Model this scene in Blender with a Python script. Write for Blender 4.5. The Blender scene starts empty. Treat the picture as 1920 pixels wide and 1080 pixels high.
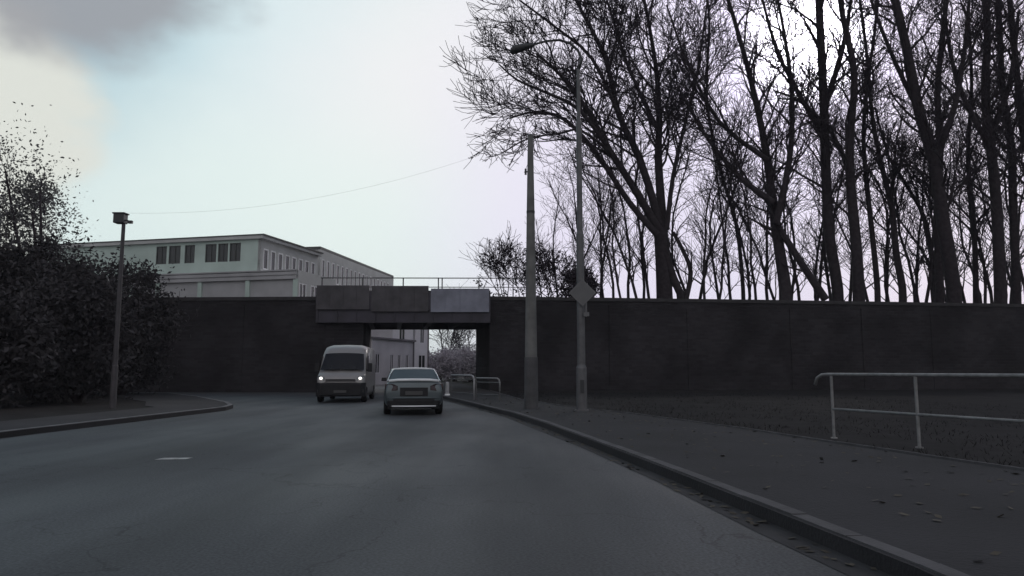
import bpy, math, random
import numpy as np
from mathutils import Vector, Matrix
random.seed(11)
R = math.radians
S = bpy.context.scene
C = S.collection

# ------------------------------------------------------------------ camera
F = 1371.0                                   # focal length in pixels of a 1920 px wide frame
TH = math.atan(155 / F)                      # pitch up
CAM = Vector((0, 0, 1.35))
cd = bpy.data.cameras.new('camera'); cam = bpy.data.objects.new('camera', cd); C.objects.link(cam)
cam.location = CAM; cam.rotation_euler = (R(90) + TH, 0, 0)
cd.sensor_width = 36; cd.lens = 36 * F / 1920; cd.clip_start = 0.05; cd.clip_end = 3000
S.camera = cam

def ray(px, py):
    a = (px - 960) / F; b = (540 - py) / F
    return Vector((a, math.cos(TH) - b * math.sin(TH), math.sin(TH) + b * math.cos(TH)))
def at(px, py, D):                           # photograph position + distance -> place in the street
    d = ray(px, py); return CAM + d * (D / d.y)

# ------------------------------------------------------------------ world and sun
SUN = ray(1515, 78).normalized()
EL = math.asin(SUN.z); AZ = math.atan2(SUN.x, SUN.y)
W = bpy.data.worlds.new('World'); S.world = W; W.use_nodes = True
nt = W.node_tree; nt.nodes.clear()
def N(tp, **k):
    n = nt.nodes.new(tp)
    for a, b in k.items(): setattr(n, a, b)
    return n
Lk = lambda a, b: nt.links.new(a, b)
out = N('ShaderNodeOutputWorld'); bg = N('ShaderNodeBackground'); bg.inputs[1].default_value = 0.1
Lk(bg.outputs[0], out.inputs[0])
sky = N('ShaderNodeTexSky'); sky.sky_type = 'NISHITA'; sky.sun_disc = False
sky.sun_elevation = EL; sky.sun_rotation = AZ; sky.air_density = 1.2; sky.dust_density = 1.5
tc = N('ShaderNodeTexCoord')
def noise(scale, detail=4, stretch=(1, 1, 1)):
    mp = N('ShaderNodeMapping'); mp.inputs['Scale'].default_value = stretch
    Lk(tc.outputs['Generated'], mp.inputs[0])
    n = N('ShaderNodeTexNoise'); n.inputs['Scale'].default_value = scale; n.inputs['Detail'].default_value = detail
    Lk(mp.outputs[0], n.inputs[0]); return n.outputs[0]
def mask(d, r0, r1, nz=None, amt=0.0, sc=(1, 1, 1)):
    # 1 inside angular radius r0 of direction d, 0 beyond r1, edge broken up by noise
    sub = N('ShaderNodeVectorMath', operation='SUBTRACT'); sub.inputs[1].default_value = d
    Lk(tc.outputs['Generated'], sub.inputs[0])
    mul = N('ShaderNodeVectorMath', operation='MULTIPLY'); mul.inputs[1].default_value = sc
    Lk(sub.outputs[0], mul.inputs[0])
    ln = N('ShaderNodeVectorMath', operation='LENGTH'); Lk(mul.outputs[0], ln.inputs[0])
    v = ln.outputs['Value']
    if nz is not None:
        ma = N('ShaderNodeMath', operation='MULTIPLY_ADD'); ma.inputs[1].default_value = amt
        Lk(nz, ma.inputs[0]); Lk(v, ma.inputs[2]); v = ma.outputs[0]
    mr = N('ShaderNodeMapRange', interpolation_type='SMOOTHSTEP')
    off = amt * 0.5 if nz is not None else 0
    mr.inputs[1].default_value = r0 + off; mr.inputs[2].default_value = r1 + off
    mr.inputs[3].default_value = 1; mr.inputs[4].default_value = 0
    Lk(v, mr.inputs[0]); return mr.outputs[0]
def mix(a, col, fac, k=1.0):
    m = N('ShaderNodeMix', data_type='RGBA')
    f = fac
    if k != 1.0:
        q = N('ShaderNodeMath', operation='MULTIPLY'); q.inputs[1].default_value = k; Lk(fac, q.inputs[0]); f = q.outputs[0]
    Lk(f, m.inputs[0]); Lk(a, m.inputs[6]); m.inputs[7].default_value = (*[c * 10 for c in col], 1)
    return m.outputs[2]
nz1 = noise(3.0, 5, (1, 1, 1.6)); nz2 = noise(7.0, 6, (1, 1, 1.6))
D_ = lambda x, y: tuple(ray(x, y).normalized())
dim = N('ShaderNodeMix', data_type='RGBA'); dim.blend_type = 'MULTIPLY'; dim.inputs[0].default_value = 1
dim.inputs[7].default_value = (0.8, 0.78, 0.8, 1); Lk(sky.outputs[0], dim.inputs[6])
c = dim.outputs[2]
c = mix(c, (0.62, 0.61, 0.64), mask((0, -.92, .38), 0.75, 1.35, nz1, 0.3), .9)           # unseen bright cloud added behind the camera to light surfaces facing it
c = mix(c, (0.38, 0.55, 0.64), mask(D_(250, 180), 0.30, 0.8, nz1, 0.2))           # pale blue part of the sky
c = mix(c, (0.68, 0.90, 0.93), mask(D_(640, 120), 0.03, 0.40, nz1, 0.2), 0.75)
c = mix(c, (0.90, 0.91, 0.92), mask(D_(1020, 420), 0.24, 0.60, nz1, 0.14))        # bright veil of thin cloud
c = mix(c, (0.82, 0.93, 0.90), mask(D_(400, 560), 0.16, 0.42, nz1, 0.12, (.6, 1, 1.3)), 0.85)
c = mix(c, (0.76, 0.78, 0.72), mask(D_(-30, 230), 0.08, 0.135, nz2, 0.16, (1.2, 1, .7)), 0.97)   # cream cloud
c = mix(c, (0.34, 0.35, 0.38), mask(D_(170, -10), 0.05, 0.115, nz2, 0.13, (.42, 1, 1.35)), 0.9)  # grey cloud
c = mix(c, (0.86, 0.81, 0.98), mask(D_(1650, 420), 0.36, 0.66, nz1, .1), 0.92)
c = mix(c, (1.3, 1.2, 1.5), mask(tuple(SUN), 0.02, 0.26, nz2, .1), 0.8)
c = mix(c, (8.0, 7.7, 8.6), mask(tuple(SUN), 0.022, 0.09), 1.0)                  # glare round the sun
Lk(c, bg.inputs[0])
sl = bpy.data.lights.new('sun', 'SUN'); sl.energy = 0.6; sl.angle = R(10); sl.color = (1, 0.94, 0.86)
so = bpy.data.objects.new('sun', sl); C.objects.link(so)
so.rotation_euler = (-SUN).to_track_quat('-Z', 'Y').to_euler()
S.view_settings.view_transform = 'Standard'; S.view_settings.look = 'None'
S.view_settings.exposure = 0.0; S.view_settings.gamma = 1.0

# ------------------------------------------------------------------ materials
def mat(name, col, rough=0.8, var=0.25, scale=3.0, bump=0.0, bscale=None, metal=0.0, spec=0.5, col2=None, emit=None, coat=0):
    m = bpy.data.materials.new(name); m.use_nodes = True
    t = m.node_tree; p = t.nodes['Principled BSDF']
    p.inputs['Roughness'].default_value = rough; p.inputs['Metallic'].default_value = metal
    p.inputs['Specular IOR Level'].default_value = spec
    if coat: p.inputs['Coat Weight'].default_value = coat
    co = t.nodes.new('ShaderNodeTexCoord')
    n = t.nodes.new('ShaderNodeTexNoise'); n.inputs['Scale'].default_value = scale; n.inputs['Detail'].default_value = 6
    t.links.new(co.outputs['Object'], n.inputs[0])
    mr = t.nodes.new('ShaderNodeMapRange'); mr.inputs[1].default_value = 0.3; mr.inputs[2].default_value = 0.7
    t.links.new(n.outputs[0], mr.inputs[0])
    mx = t.nodes.new('ShaderNodeMix'); mx.data_type = 'RGBA'
    c2 = col2 if col2 else tuple(x * (1 - var) for x in col)
    c1 = col if col2 else tuple(x * (1 + var) for x in col)
    mx.inputs[6].default_value = (*c2, 1); mx.inputs[7].default_value = (*c1, 1)
    t.links.new(mr.outputs[0], mx.inputs[0]); t.links.new(mx.outputs[2], p.inputs['Base Color'])
    if bump:
        n2 = t.nodes.new('ShaderNodeTexNoise'); n2.inputs['Scale'].default_value = bscale or scale * 8; n2.inputs['Detail'].default_value = 5
        t.links.new(co.outputs['Object'], n2.inputs[0])
        b = t.nodes.new('ShaderNodeBump'); b.inputs['Strength'].default_value = bump; b.inputs['Distance'].default_value = 0.02
        t.links.new(n2.outputs[0], b.inputs['Height']); t.links.new(b.outputs[0], p.inputs['Normal'])
    if emit:
        p.inputs['Emission Color'].default_value = (*emit[0], 1); p.inputs['Emission Strength'].default_value = emit[1]
    return m

def brick_mat(name, col, mortar, sx=0.6, sy=0.25, rough=0.9, stain=0.5):
    m = bpy.data.materials.new(name); m.use_nodes = True
    t = m.node_tree; p = t.nodes['Principled BSDF']; p.inputs['Roughness'].default_value = rough
    p.inputs['Specular IOR Level'].default_value = 0.25
    co = t.nodes.new('ShaderNodeTexCoord'); sp = t.nodes.new('ShaderNodeSeparateXYZ'); cb = t.nodes.new('ShaderNodeCombineXYZ')
    t.links.new(co.outputs['Object'], sp.inputs[0])
    ad = t.nodes.new('ShaderNodeMath'); ad.operation = 'ADD'
    t.links.new(sp.outputs[0], ad.inputs[0]); t.links.new(sp.outputs[1], ad.inputs[1])
    t.links.new(ad.outputs[0], cb.inputs[0]); t.links.new(sp.outputs[2], cb.inputs[1])
    b = t.nodes.new('ShaderNodeTexBrick'); t.links.new(cb.outputs[0], b.inputs[0])
    b.inputs['Color1'].default_value = (*col, 1); b.inputs['Color2'].default_value = (*[x * 0.65 for x in col], 1)
    b.inputs['Mortar'].default_value = (*mortar, 1); b.inputs['Scale'].default_value = 1
    b.inputs['Brick Width'].default_value = sx; b.inputs['Row Height'].default_value = sy; b.inputs['Mortar Size'].default_value = 0.015
    n = t.nodes.new('ShaderNodeTexNoise'); n.inputs['Scale'].default_value = 0.35; n.inputs['Detail'].default_value = 7
    t.links.new(co.outputs['Object'], n.inputs[0])
    mr = t.nodes.new('ShaderNodeMapRange'); mr.inputs[1].default_value = 0.35; mr.inputs[2].default_value = 0.65
    mr.inputs[3].default_value = 1 - stain; mr.inputs[4].default_value = 1.15
    t.links.new(n.outputs[0], mr.inputs[0])
    mx = t.nodes.new('ShaderNodeMix'); mx.data_type = 'RGBA'; mx.blend_type = 'MULTIPLY'; mx.inputs[0].default_value = 1
    t.links.new(b.outputs[0], mx.inputs[6]); t.links.new(mr.outputs[0], mx.inputs[7])
    t.links.new(mx.outputs[2], p.inputs['Base Color'])
    bp = t.nodes.new('ShaderNodeBump'); bp.inputs['Strength'].default_value = 0.6; bp.inputs['Distance'].default_value = 0.03
    t.links.new(b.outputs['Fac'], bp.inputs['Height']); bp.invert = True
    t.links.new(bp.outputs[0], p.inputs['Normal'])
    return m

def asphalt_mat():
    m = bpy.data.materials.new('asphalt'); m.use_nodes = True
    t = m.node_tree; p = t.nodes['Principled BSDF']; LK = t.links.new
    co = t.nodes.new('ShaderNodeTexCoord')
    def nz(scale, det, st=(1, 1, 1), rot=0):
        mp = t.nodes.new('ShaderNodeMapping'); mp.inputs['Scale'].default_value = st; mp.inputs['Rotation'].default_value = (0, 0, rot)
        LK(co.outputs['Object'], mp.inputs[0])
        n = t.nodes.new('ShaderNodeTexNoise'); n.inputs['Scale'].default_value = scale; n.inputs['Detail'].default_value = det
        LK(mp.outputs[0], n.inputs[0]); return n.outputs[0]
    def rng(v, a, b, c, d):
        r = t.nodes.new('ShaderNodeMapRange'); r.inputs[1].default_value = a; r.inputs[2].default_value = b
        r.inputs[3].default_value = c; r.inputs[4].default_value = d; LK(v, r.inputs[0]); return r.outputs[0]
    def mul(a, b):
        r = t.nodes.new('ShaderNodeMath'); r.operation = 'MULTIPLY'; LK(a, r.inputs[0]); LK(b, r.inputs[1]); return r.outputs[0]
    big = rng(nz(0.16, 5, (1, .8, 1), .15), .35, .65, 0.80, 1.2)
    tracks = rng(nz(1.0, 4, (1.0, .035, 1), -.13), .35, .65, .78, 1.22)
    fine = rng(nz(38, 5), .35, .7, .62, 1.5)
    vo = t.nodes.new('ShaderNodeTexVoronoi'); vo.feature = 'DISTANCE_TO_EDGE'; vo.inputs['Scale'].default_value = .33
    nn = t.nodes.new('ShaderNodeTexNoise'); nn.inputs['Scale'].default_value = 1.1; nn.inputs['Detail'].default_value = 6; LK(co.outputs['Object'], nn.inputs[0])
    va = t.nodes.new('ShaderNodeVectorMath'); va.operation = 'MULTIPLY_ADD'; va.inputs[1].default_value = (2.2, 2.2, 0); LK(nn.outputs[1], va.inputs[0]); LK(co.outputs['Object'], va.inputs[2]); LK(va.outputs[0], vo.inputs[0])
    crack = rng(vo.outputs[0], 0.0, .007, .42, 1.0)
    k = mul(mul(mul(big, tracks), fine), crack)
    mx = t.nodes.new('ShaderNodeMix'); mx.data_type = 'RGBA'; mx.blend_type = 'MULTIPLY'; mx.inputs[0].default_value = 1
    mx.inputs[6].default_value = (0.050, 0.054, 0.058, 1); LK(k, mx.inputs[7]); LK(mx.outputs[2], p.inputs['Base Color'])
    LK(rng(nz(0.5, 5, (1, .3, 1)), .35, .65, .58, .78), p.inputs['Roughness'])
    b = t.nodes.new('ShaderNodeBump'); b.inputs['Strength'].default_value = .5; b.inputs['Distance'].default_value = .01
    LK(nz(60, 4), b.inputs['Height']); LK(b.outputs[0], p.inputs['Normal'])
    return m

M = dict(
    asphalt=asphalt_mat(),
    paving=mat('paving', (0.027, 0.026, 0.029), .95, .35, .55, .5, 30, col2=(0.013, 0.0127, 0.014)),
    kerb=mat('kerb_stone', (0.07, 0.068, 0.071), .85, .35, 2.5, .4, 30),
    soil=mat('soil', (0.017, 0.016, 0.016), .95, .4, 1.2, .8, 14, spec=.15),
    ground=mat('field', (0.035, 0.036, 0.028), .95, .4, .3, .5, 3, spec=.15),
    paint=mat('road_paint', (0.42, 0.42, 0.40), .7, .4, 9),
    wall=brick_mat('sooty_brick', (0.034, 0.031, 0.035), (0.029, 0.027, 0.030), .5, .2),
    coping=mat('coping_stone', (0.034, 0.032, 0.034), .9, .3, 2),
    girder=mat('girder_paint', (0.036, 0.032, 0.045), .6, .3, 1.5, .2, 10),
    panel=mat('parapet_panel', (0.20, 0.21, 0.26), .6, .25, 1.2),
    panel2=mat('rusty_panel', (0.058, 0.054, 0.060), .7, .35, 1.6),
    rail=mat('galvanised', (0.10, 0.10, 0.10), .5, .2, 6, metal=.3),
    white_rail=mat('pale_rail', (0.36, 0.36, 0.37), .5, .2, 6),
    concrete=mat('pole_concrete', (0.15, 0.15, 0.145), .85, .25, 2.5, .3, 30),
    lamp_metal=mat('lamp_metal', (0.12, 0.12, 0.125), .55, .2, 5, metal=.3),
    dark_metal=mat('dark_metal', (0.03, 0.032, 0.035), .5, .2, 5),
    sign=mat('sign_grey', (0.14, 0.14, 0.145), .5, .12, 4, metal=.2),
    bark=mat('bark', (0.034, 0.028, 0.032), .95, .35, 4, .5, 20, spec=.15),
    twig=mat('twig', (0.036, 0.029, 0.037), .95, .25, 3, spec=.1),
    leaf=mat('evergreen_leaf', (0.050, 0.047, 0.050), .9, .5, 2, spec=.06),
    leaf2=mat('dull_leaf', (0.12, 0.12, 0.12), .8, .5, 1.2, spec=.15),
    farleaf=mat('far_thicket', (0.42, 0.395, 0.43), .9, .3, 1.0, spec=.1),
    fac=mat('factory_render', (0.48, 0.58, 0.53), .9, .12, .5),
    fac2=mat('factory_side', (0.48, 0.49, 0.48), .9, .12, .7),
    fac3=mat('factory_panel', (0.38, 0.38, 0.39), .9, .15, .6),
    trim=mat('roof_trim', (0.07, 0.075, 0.072), .7, .2, 2),
    white=mat('window_frame', (0.86, 0.87, 0.87), .6, .08, 3),
    glass=mat('window_glass', (0.03, 0.035, 0.036), .15, .3, .4, spec=.4),
    far1=mat('far_render', (0.80, 0.77, 0.82), .9, .12, .4),
    far2=mat('far_plaster', (0.62, 0.59, 0.62), .9, .15, .4),
    fardark=mat('far_recess', (0.15, 0.14, 0.16), .8, .2, 1),
    rubber=mat('rubber', (0.012, 0.012, 0.013), .8, .2, 10, spec=.2),
    rim=mat('wheel_rim', (0.25, 0.25, 0.26), .35, .1, 5, metal=.8),
    car=mat('car_paint', (0.085, 0.106, 0.114), .30, .06, 2, metal=.45, coat=.6),
    carglass=mat('car_glass', (0.085, 0.11, 0.115), .12, .1, 1, spec=.7),
    chrome=mat('chrome', (0.75, 0.75, 0.76), .2, .05, 3, metal=.9),
    black=mat('black_plastic', (0.018, 0.018, 0.02), .6, .2, 5, spec=.3),
    tail=mat('tail_lens', (0.025, 0.012, 0.015), .25, .2, 9),
    plate=mat('licence_plate', (0.06, 0.06, 0.06), .5, .1, 6),
    van=mat('van_paint', (0.26, 0.25, 0.245), .42, .06, 1.5, coat=.3),
    vanglass=mat('van_glass', (0.012, 0.012, 0.014), .15, .2, 1, spec=.35),
    headlamp=mat('headlamp_lens', (0.7, 0.7, 0.68), .2, .05, 3, emit=((1, .96, .9), 1.6)),
)

# ------------------------------------------------------------------ mesh helpers
def tag(o, label=None, cat=None, group=None, kind=None):
    if label: o['label'] = label
    if cat: o['category'] = cat
    if group: o['group'] = group
    if kind: o['kind'] = kind
    return o
def empty(name, loc=(0, 0, 0), rz=0.0):
    o = bpy.data.objects.new(name, None); C.objects.link(o); o.location = loc; o.rotation_euler = (0, 0, rz)
    o.empty_display_size = .3; return o

class MB:
    def __init__(s): s.v = []; s.f = []
    def poly(s, pts):
        i = len(s.v); s.v += [tuple(p) for p in pts]; s.f.append(tuple(range(i, i + len(pts))))
    def hexa(s, p):                          # 8 corners, bottom ring then top ring
        i = len(s.v); s.v += [tuple(q) for q in p]
        s.f += [(i+3, i+2, i+1, i), (i+4, i+5, i+6, i+7)] + [(i+k, i+(k+1) % 4, i+4+(k+1) % 4, i+4+k) for k in range(4)]
    def box(s, x0, x1, y0, y1, z0, z1):
        s.hexa([(x0, y0, z0), (x1, y0, z0), (x1, y1, z0), (x0, y1, z0), (x0, y0, z1), (x1, y0, z1), (x1, y1, z1), (x0, y1, z1)])
    def prism(s, pts, z0, z1, bottom=True):
        n = len(pts); i = len(s.v)
        a = sum(pts[k][0] * pts[(k+1) % n][1] - pts[(k+1) % n][0] * pts[k][1] for k in range(n))
        if a < 0: pts = pts[::-1]
        s.v += [(p[0], p[1], z0) for p in pts] + [(p[0], p[1], z1) for p in pts]
        s.f.append(tuple(range(i + n, i + 2 * n)))
        if bottom: s.f.append(tuple(range(i + n - 1, i - 1, -1)))
        s.f += [(i + k, i + (k+1) % n, i + n + (k+1) % n, i + n + k) for k in range(n)]
    def tube(s, pts, rad, n=8, cap=True):
        pts = [Vector(p) for p in pts]
        if not hasattr(rad, '__len__'): rad = [rad] * len(pts)
        i0 = len(s.v); up = None
        for k, p in enumerate(pts):
            d = (pts[min(k+1, len(pts)-1)] - pts[max(k-1, 0)]).normalized()
            if up is None:
                up = Vector((0, 0, 1)) if abs(d.z) < .9 else Vector((0, 1, 0))
            a = d.cross(up).normalized(); b = a.cross(d).normalized(); up = b
            for j in range(n):
                t = 2 * math.pi * j / n
                s.v.append(tuple(p + (a * math.cos(t) + b * math.sin(t)) * rad[k]))
        for k in range(len(pts) - 1):
            for j in range(n):
                q = i0 + k * n; s.f.append((q + j, q + (j+1) % n, q + n + (j+1) % n, q + n + j))
        if cap:
            s.f.append(tuple(range(i0 + n - 1, i0 - 1, -1))); q = i0 + (len(pts)-1) * n; s.f.append(tuple(range(q, q + n)))
    def loft(s, rings, cap=True):
        i0 = len(s.v); n = len(rings[0])
        for r in rings: s.v += [tuple(p) for p in r]
        for k in range(len(rings) - 1):
            for j in range(n):
                q = i0 + k * n; s.f.append((q + j, q + (j+1) % n, q + n + (j+1) % n, q + n + j))
        if cap:
            s.f.append(tuple(range(i0 + n - 1, i0 - 1, -1))); q = i0 + (len(rings)-1) * n; s.f.append(tuple(range(q, q + n)))
    def build(s, name, m, parent=None, smooth=False, bevel=0, subd=0):
        me = bpy.data.meshes.new(name); me.from_pydata(s.v, [], s.f); me.materials.append(m); me.update()
        import bmesh
        bm = bmesh.new(); bm.from_mesh(me); bmesh.ops.recalc_face_normals(bm, faces=bm.faces); bm.to_mesh(me); bm.free()
        if smooth: me.polygons.foreach_set('use_smooth', [True] * len(me.polygons))
        o = bpy.data.objects.new(name, me); C.objects.link(o)
        if parent: o.parent = parent
        if bevel:
            b = o.modifiers.new('b', 'BEVEL'); b.width = bevel; b.segments = 2; b.limit_method = 'ANGLE'
        if subd:
            b = o.modifiers.new('s', 'SUBSURF'); b.levels = subd; b.render_levels = subd
        return o

def raw_mesh(name, V, Fc, m, parent=None, smooth=False):      # numpy arrays of vertices and quads
    me = bpy.data.meshes.new(name)
    V = np.asarray(V, dtype=np.float32); Fc = np.asarray(Fc, dtype=np.int32)
    k = Fc.shape[1]
    me.vertices.add(len(V)); me.vertices.foreach_set('co', V.ravel())
    me.loops.add(Fc.size); me.loops.foreach_set('vertex_index', Fc.ravel())
    me.polygons.add(len(Fc)); me.polygons.foreach_set('loop_start', np.arange(0, Fc.size, k, dtype=np.int32))
    me.polygons.foreach_set('use_smooth', np.full(len(Fc), smooth))
    me.materials.append(m); me.update(calc_edges=True)
    o = bpy.data.objects.new(name, me); C.objects.link(o)
    if parent: o.parent = parent
    return o

# ------------------------------------------------------------------ ground, road, pavements
def sheet(name, pts, z, m):
    b = MB(); b.poly([(x, y, z) for x, y in pts]); o = b.build(name, m); tag(o, kind='structure'); return o
def slab(name, pts, z0, z1, m):
    b = MB(); b.prism(pts, z0, z1); o = b.build(name, m); tag(o, kind='structure'); return o

sheet('ground', [(-500, -200), (500, -200), (500, 900), (-500, 900)], -0.02, M['ground'])
KR = [(2.75, -8), (2.72, 0), (2.64, 3), (2.54, 4.8), (2.34, 6.4), (1.98, 9.25), (1.42, 13.2), (0.78, 17.5), (0, 21.8), (-.75, 24.9), (-2.15, 31), (-3.55, 36.5), (-3.95, 40), (-4.5, 46), (-5.75, 54), (-9.5, 80), (-10.5, 130)]
KB = [(9.2, -8), (8.0, 0), (7.4, 4), (6.35, 9), (5.5, 12.7), (4.85, 16), (3.45, 21), (1.7, 26), (0.3, 32), (-.7, 40), (-1.38, 46), (-2.6, 54), (-6.2, 80)]
KL = [(-10.6, -8), (-10.4, 5), (-10.25, 15.8), (-9.9, 22), (-9.75, 25.2), (-10.1, 26.8), (-11.2, 29.2), (-15, 35.5), (-19, 41), (-24, 43.2), (-70, 47)]
sheet('road', KR + [(-16, 130), (-16.2, 80), (-10.45, 54.2), (-9.3, 46), (-24, 46.7), (-70, 49.2), (-70, -8)], 0.0, M['asphalt'])
slab('pavement', KR[:-1] + KB[::-1], -0.3, 0.12, M['paving'])
slab('verge', KB[:11] + [(60, 53.3), (60, -8)], -0.3, 0.10, M['soil'])
KLin = [(x - 2.4, y) for x, y in KL[:5]] + [(-13.0, 26.2), (-14.6, 29.5), (-18, 34), (-21.5, 38.6), (-26, 40.8), (-70, 44.5)]
slab('pavement_left', KL + KLin[::-1], -0.3, 0.12, M['paving'])
slab('verge_left', KLin + [(-70, -8)], -0.3, 0.10, M['soil'])

def kerb(name, pts, side, w=.16, h=.135, m='kerb'):
    # individual stones about a metre long, laid along the line, with fine joints
    b = MB(); P = [Vector((x, y, 0)) for x, y in pts]
    seg = []; carry = 0
    for a, c2 in zip(P[:-1], P[1:]):
        L = (c2 - a).length; n = max(1, round(L / 1.0)); 
        for i in range(n): seg.append((a.lerp(c2, i / n), a.lerp(c2, (i + 1) / n)))
    rnd = random.Random(5)
    for a, c2 in seg:
        d = (c2 - a).normalized(); nrm = Vector((-d.y, d.x, 0)) * side
        a2 = a + d * .006 ; e2 = c2 - d * .006; hh = h + rnd.uniform(-.004, .004); o_ = nrm * rnd.uniform(-.004, .004)
        q = [a2 + o_, e2 + o_, e2 + o_ + nrm * w, a2 + o_ + nrm * w]
        top = [a2 + o_ + nrm * .02, e2 + o_ + nrm * .02, e2 + o_ + nrm * w, a2 + o_ + nrm * w]
        b.hexa([(p.x, p.y, -.05) for p in q] + [(p.x, p.y, hh) for p in top])
    o = b.build(name, M[m]); tag(o, kind='structure'); return o
kerb('kerb', [(x + .02, y) for x, y in KR[:-1]], -1)
M['kerb_pale'] = mat('kerb_stone_pale', (0.15, 0.148, 0.15), .85, .3, 2.5, .4, 30)
kerb('kerb_left', [(x, y) for x, y in KL], 1, m='kerb_pale')
kerb('pavement_edging', KB[:11], -1, .07, .15)
# dark gutter along the kerb, slightly uneven
gut = [(x, y) for x, y in KR[:14]]
rg = random.Random(3)
gl = [(x - .26 - rg.uniform(-.05, .08), y) for x, y in gut]
M['gutter'] = mat('gutter_dark', (0.026, 0.026, 0.028), .9, .4, 3)
sheet('gutter', gut + gl[::-1], 0.004, M['gutter'])
# tarred repair patches on the road and pavement, low-contrast
M['patch'] = mat('tar_patch', (0.040, 0.043, 0.047), .7, .3, 5)
M['patch2'] = mat('worn_paving', (0.032, 0.031, 0.034), .85, .3, 2)
mk = MB()
mk.poly([(-5.45, 11.35, .005), (-5.0, 11.42, .005), (-4.97, 11.62, .005), (-5.40, 11.58, .005)])
tag(mk.build('lane_marking', M['paint']), kind='structure')

# ------------------------------------------------------------------ railway walls, embankment
WH = 6.02
def wall_run(name, pts, label, thick=.6):
    root = empty(name, (pts[0][0], pts[0][1], 0)); o0 = Vector((pts[0][0], pts[0][1], 0))
    b = MB(); cp = MB(); pl = MB()
    for (x0, y0), (x1, y1) in zip(pts[:-1], pts[1:]):
        a = Vector((x0, y0, 0)) - o0; e = Vector((x1, y1, 0)) - o0; d = (e - a).normalized(); n = Vector((-d.y, d.x, 0))
        if n.y < 0: n = -n
        q = lambda p, dz, off: (p.x + n.x * off, p.y + n.y * off, dz)
        b.hexa([q(a, -.2, 0), q(e, -.2, 0), q(e, -.2, thick), q(a, -.2, thick), q(a, WH - .22, 0), q(e, WH - .22, 0), q(e, WH - .22, thick), q(a, WH - .22, thick)])
        cp.hexa([q(a, WH - .22, -.08), q(e, WH - .22, -.08), q(e, WH - .22, thick + .05), q(a, WH - .22, thick + .05), q(a, WH, -.08), q(e, WH, -.08), q(e, WH, thick + .05), q(a, WH, thick + .05)])
        L = (e - a).length; k = 2.5
        while k < L - 1:
            p = a + d * k; p2 = a + d * (k + .7)
            pl.hexa([q(p, -.2, -.05), q(p2, -.2, -.05), q(p2, -.2, 0.02), q(p, -.2, 0.02), q(p, WH - .5, -.05), q(p2, WH - .5, -.05), q(p2, WH - .5, 0.02), q(p, WH - .5, 0.02)])
            k += 5.2
    b.build('brickwork', M['wall'], root); cp.build('coping', M['coping'], root); pl.build('buttress', M['wall'], root)
    tag(root, label, 'wall', 'railway retaining walls'); return root
wall_run('retaining_wall', [(-1.4, 46), (16, 48.2), (34, 51), (60, 55)], 'long dark brick retaining wall under the bare trees, right of the underpass')
wall_run('retaining_wall', [(-9.35, 46), (-24, 46.8), (-70, 49.4)], 'dark brick retaining wall below the grey factory, left of the underpass')
slab('embankment', [(-.8, 46.7), (-2.2, 54), (-2, 60), (-2, 120), (110, 120), (110, 63), (60, 55.6), (34, 51.6), (16, 48.8)], -.2, WH - .12, M['soil'])
slab('embankment_left', [(-10, 46.7), (-11.1, 54), (-70, 55.5), (-70, 50.1), (-24, 47.5)], -.2, WH - .12, M['soil'])

# ------------------------------------------------------------------ railway bridge
br = empty('railway_bridge', (-5.5, 46, 0)); o0 = Vector((-5.5, 46, 0))
tag(br, 'low railway bridge with dark steel girder and handrail crossing over the road', 'bridge')
def bpart(nm, m, fn, **k):
    b = MB(); fn(b); b.v = [(x - o0.x, y - o0.y, z) for x, y, z in b.v]; return b.build(nm, M[m], br, **k)
CL = 4.38
bpart('girder', 'girder', lambda b: (b.hexa([(-12.3, 45.75, CL), (-1.36, 45.75, CL), (-1.36, 46.0, CL), (-12.3, 46.0, CL), (-12.3, 45.75, 5.15), (-1.36, 45.75, 5.15), (-1.36, 46.0, 5.15), (-12.3, 46.0, 5.15)]),
    b.box(-12.3, -1.36, 45.68, 45.98, CL - .04, CL), b.box(-12.3, -1.36, 45.66, 45.98, 5.15, 6.35),
    [b.box(-12.2 + k * 1.2, -12.14 + k * 1.2, 45.69, 45.75, CL, 5.15) for k in range(9)]))
bpart('deck', 'girder', lambda b: (b.prism([(-9.9, 46.13), (-.9, 46.13), (-2.2, 54), (-11, 54)], 5.0, 5.85),
    [b.hexa([(-9.1 + k * 1.9, 46.13, CL), (-8.8 + k * 1.9, 46.13, CL), (-10.1 + k * 1.9, 54, CL), (-10.4 + k * 1.9, 54, CL), (-9.1 + k * 1.9, 46.13, 5.0), (-8.8 + k * 1.9, 46.13, 5.0), (-10.1 + k * 1.9, 54, 5.0), (-10.4 + k * 1.9, 54, 5.0)]) for k in range(4)],
    b.hexa([(-11, 54, CL), (-2, 54, CL), (-2, 54.4, CL), (-11, 54.4, CL), (-11, 54, 5.9), (-2, 54, 5.9), (-2, 54.4, 5.9), (-11, 54.4, 5.9)])))
bpart('abutment', 'wall', lambda b: b.hexa([(-1.42, 46.62, -.2), (-.7, 46.62, -.2), (-2.0, 54.1, -.2), (-2.66, 54.1, -.2), (-1.42, 46.62, CL + .6), (-.7, 46.62, CL + .6), (-2.0, 54.1, CL + .6), (-2.66, 54.1, CL + .6)]))
bpart('abutment', 'wall', lambda b: b.hexa([(-10.1, 46.62, -.2), (-9.36, 46.62, -.2), (-10.42, 54.1, -.2), (-11.2, 54.1, -.2), (-10.1, 46.62, CL + .6), (-9.36, 46.62, CL + .6), (-10.42, 54.1, CL + .6), (-11.2, 54.1, CL + .6)]))
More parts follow.
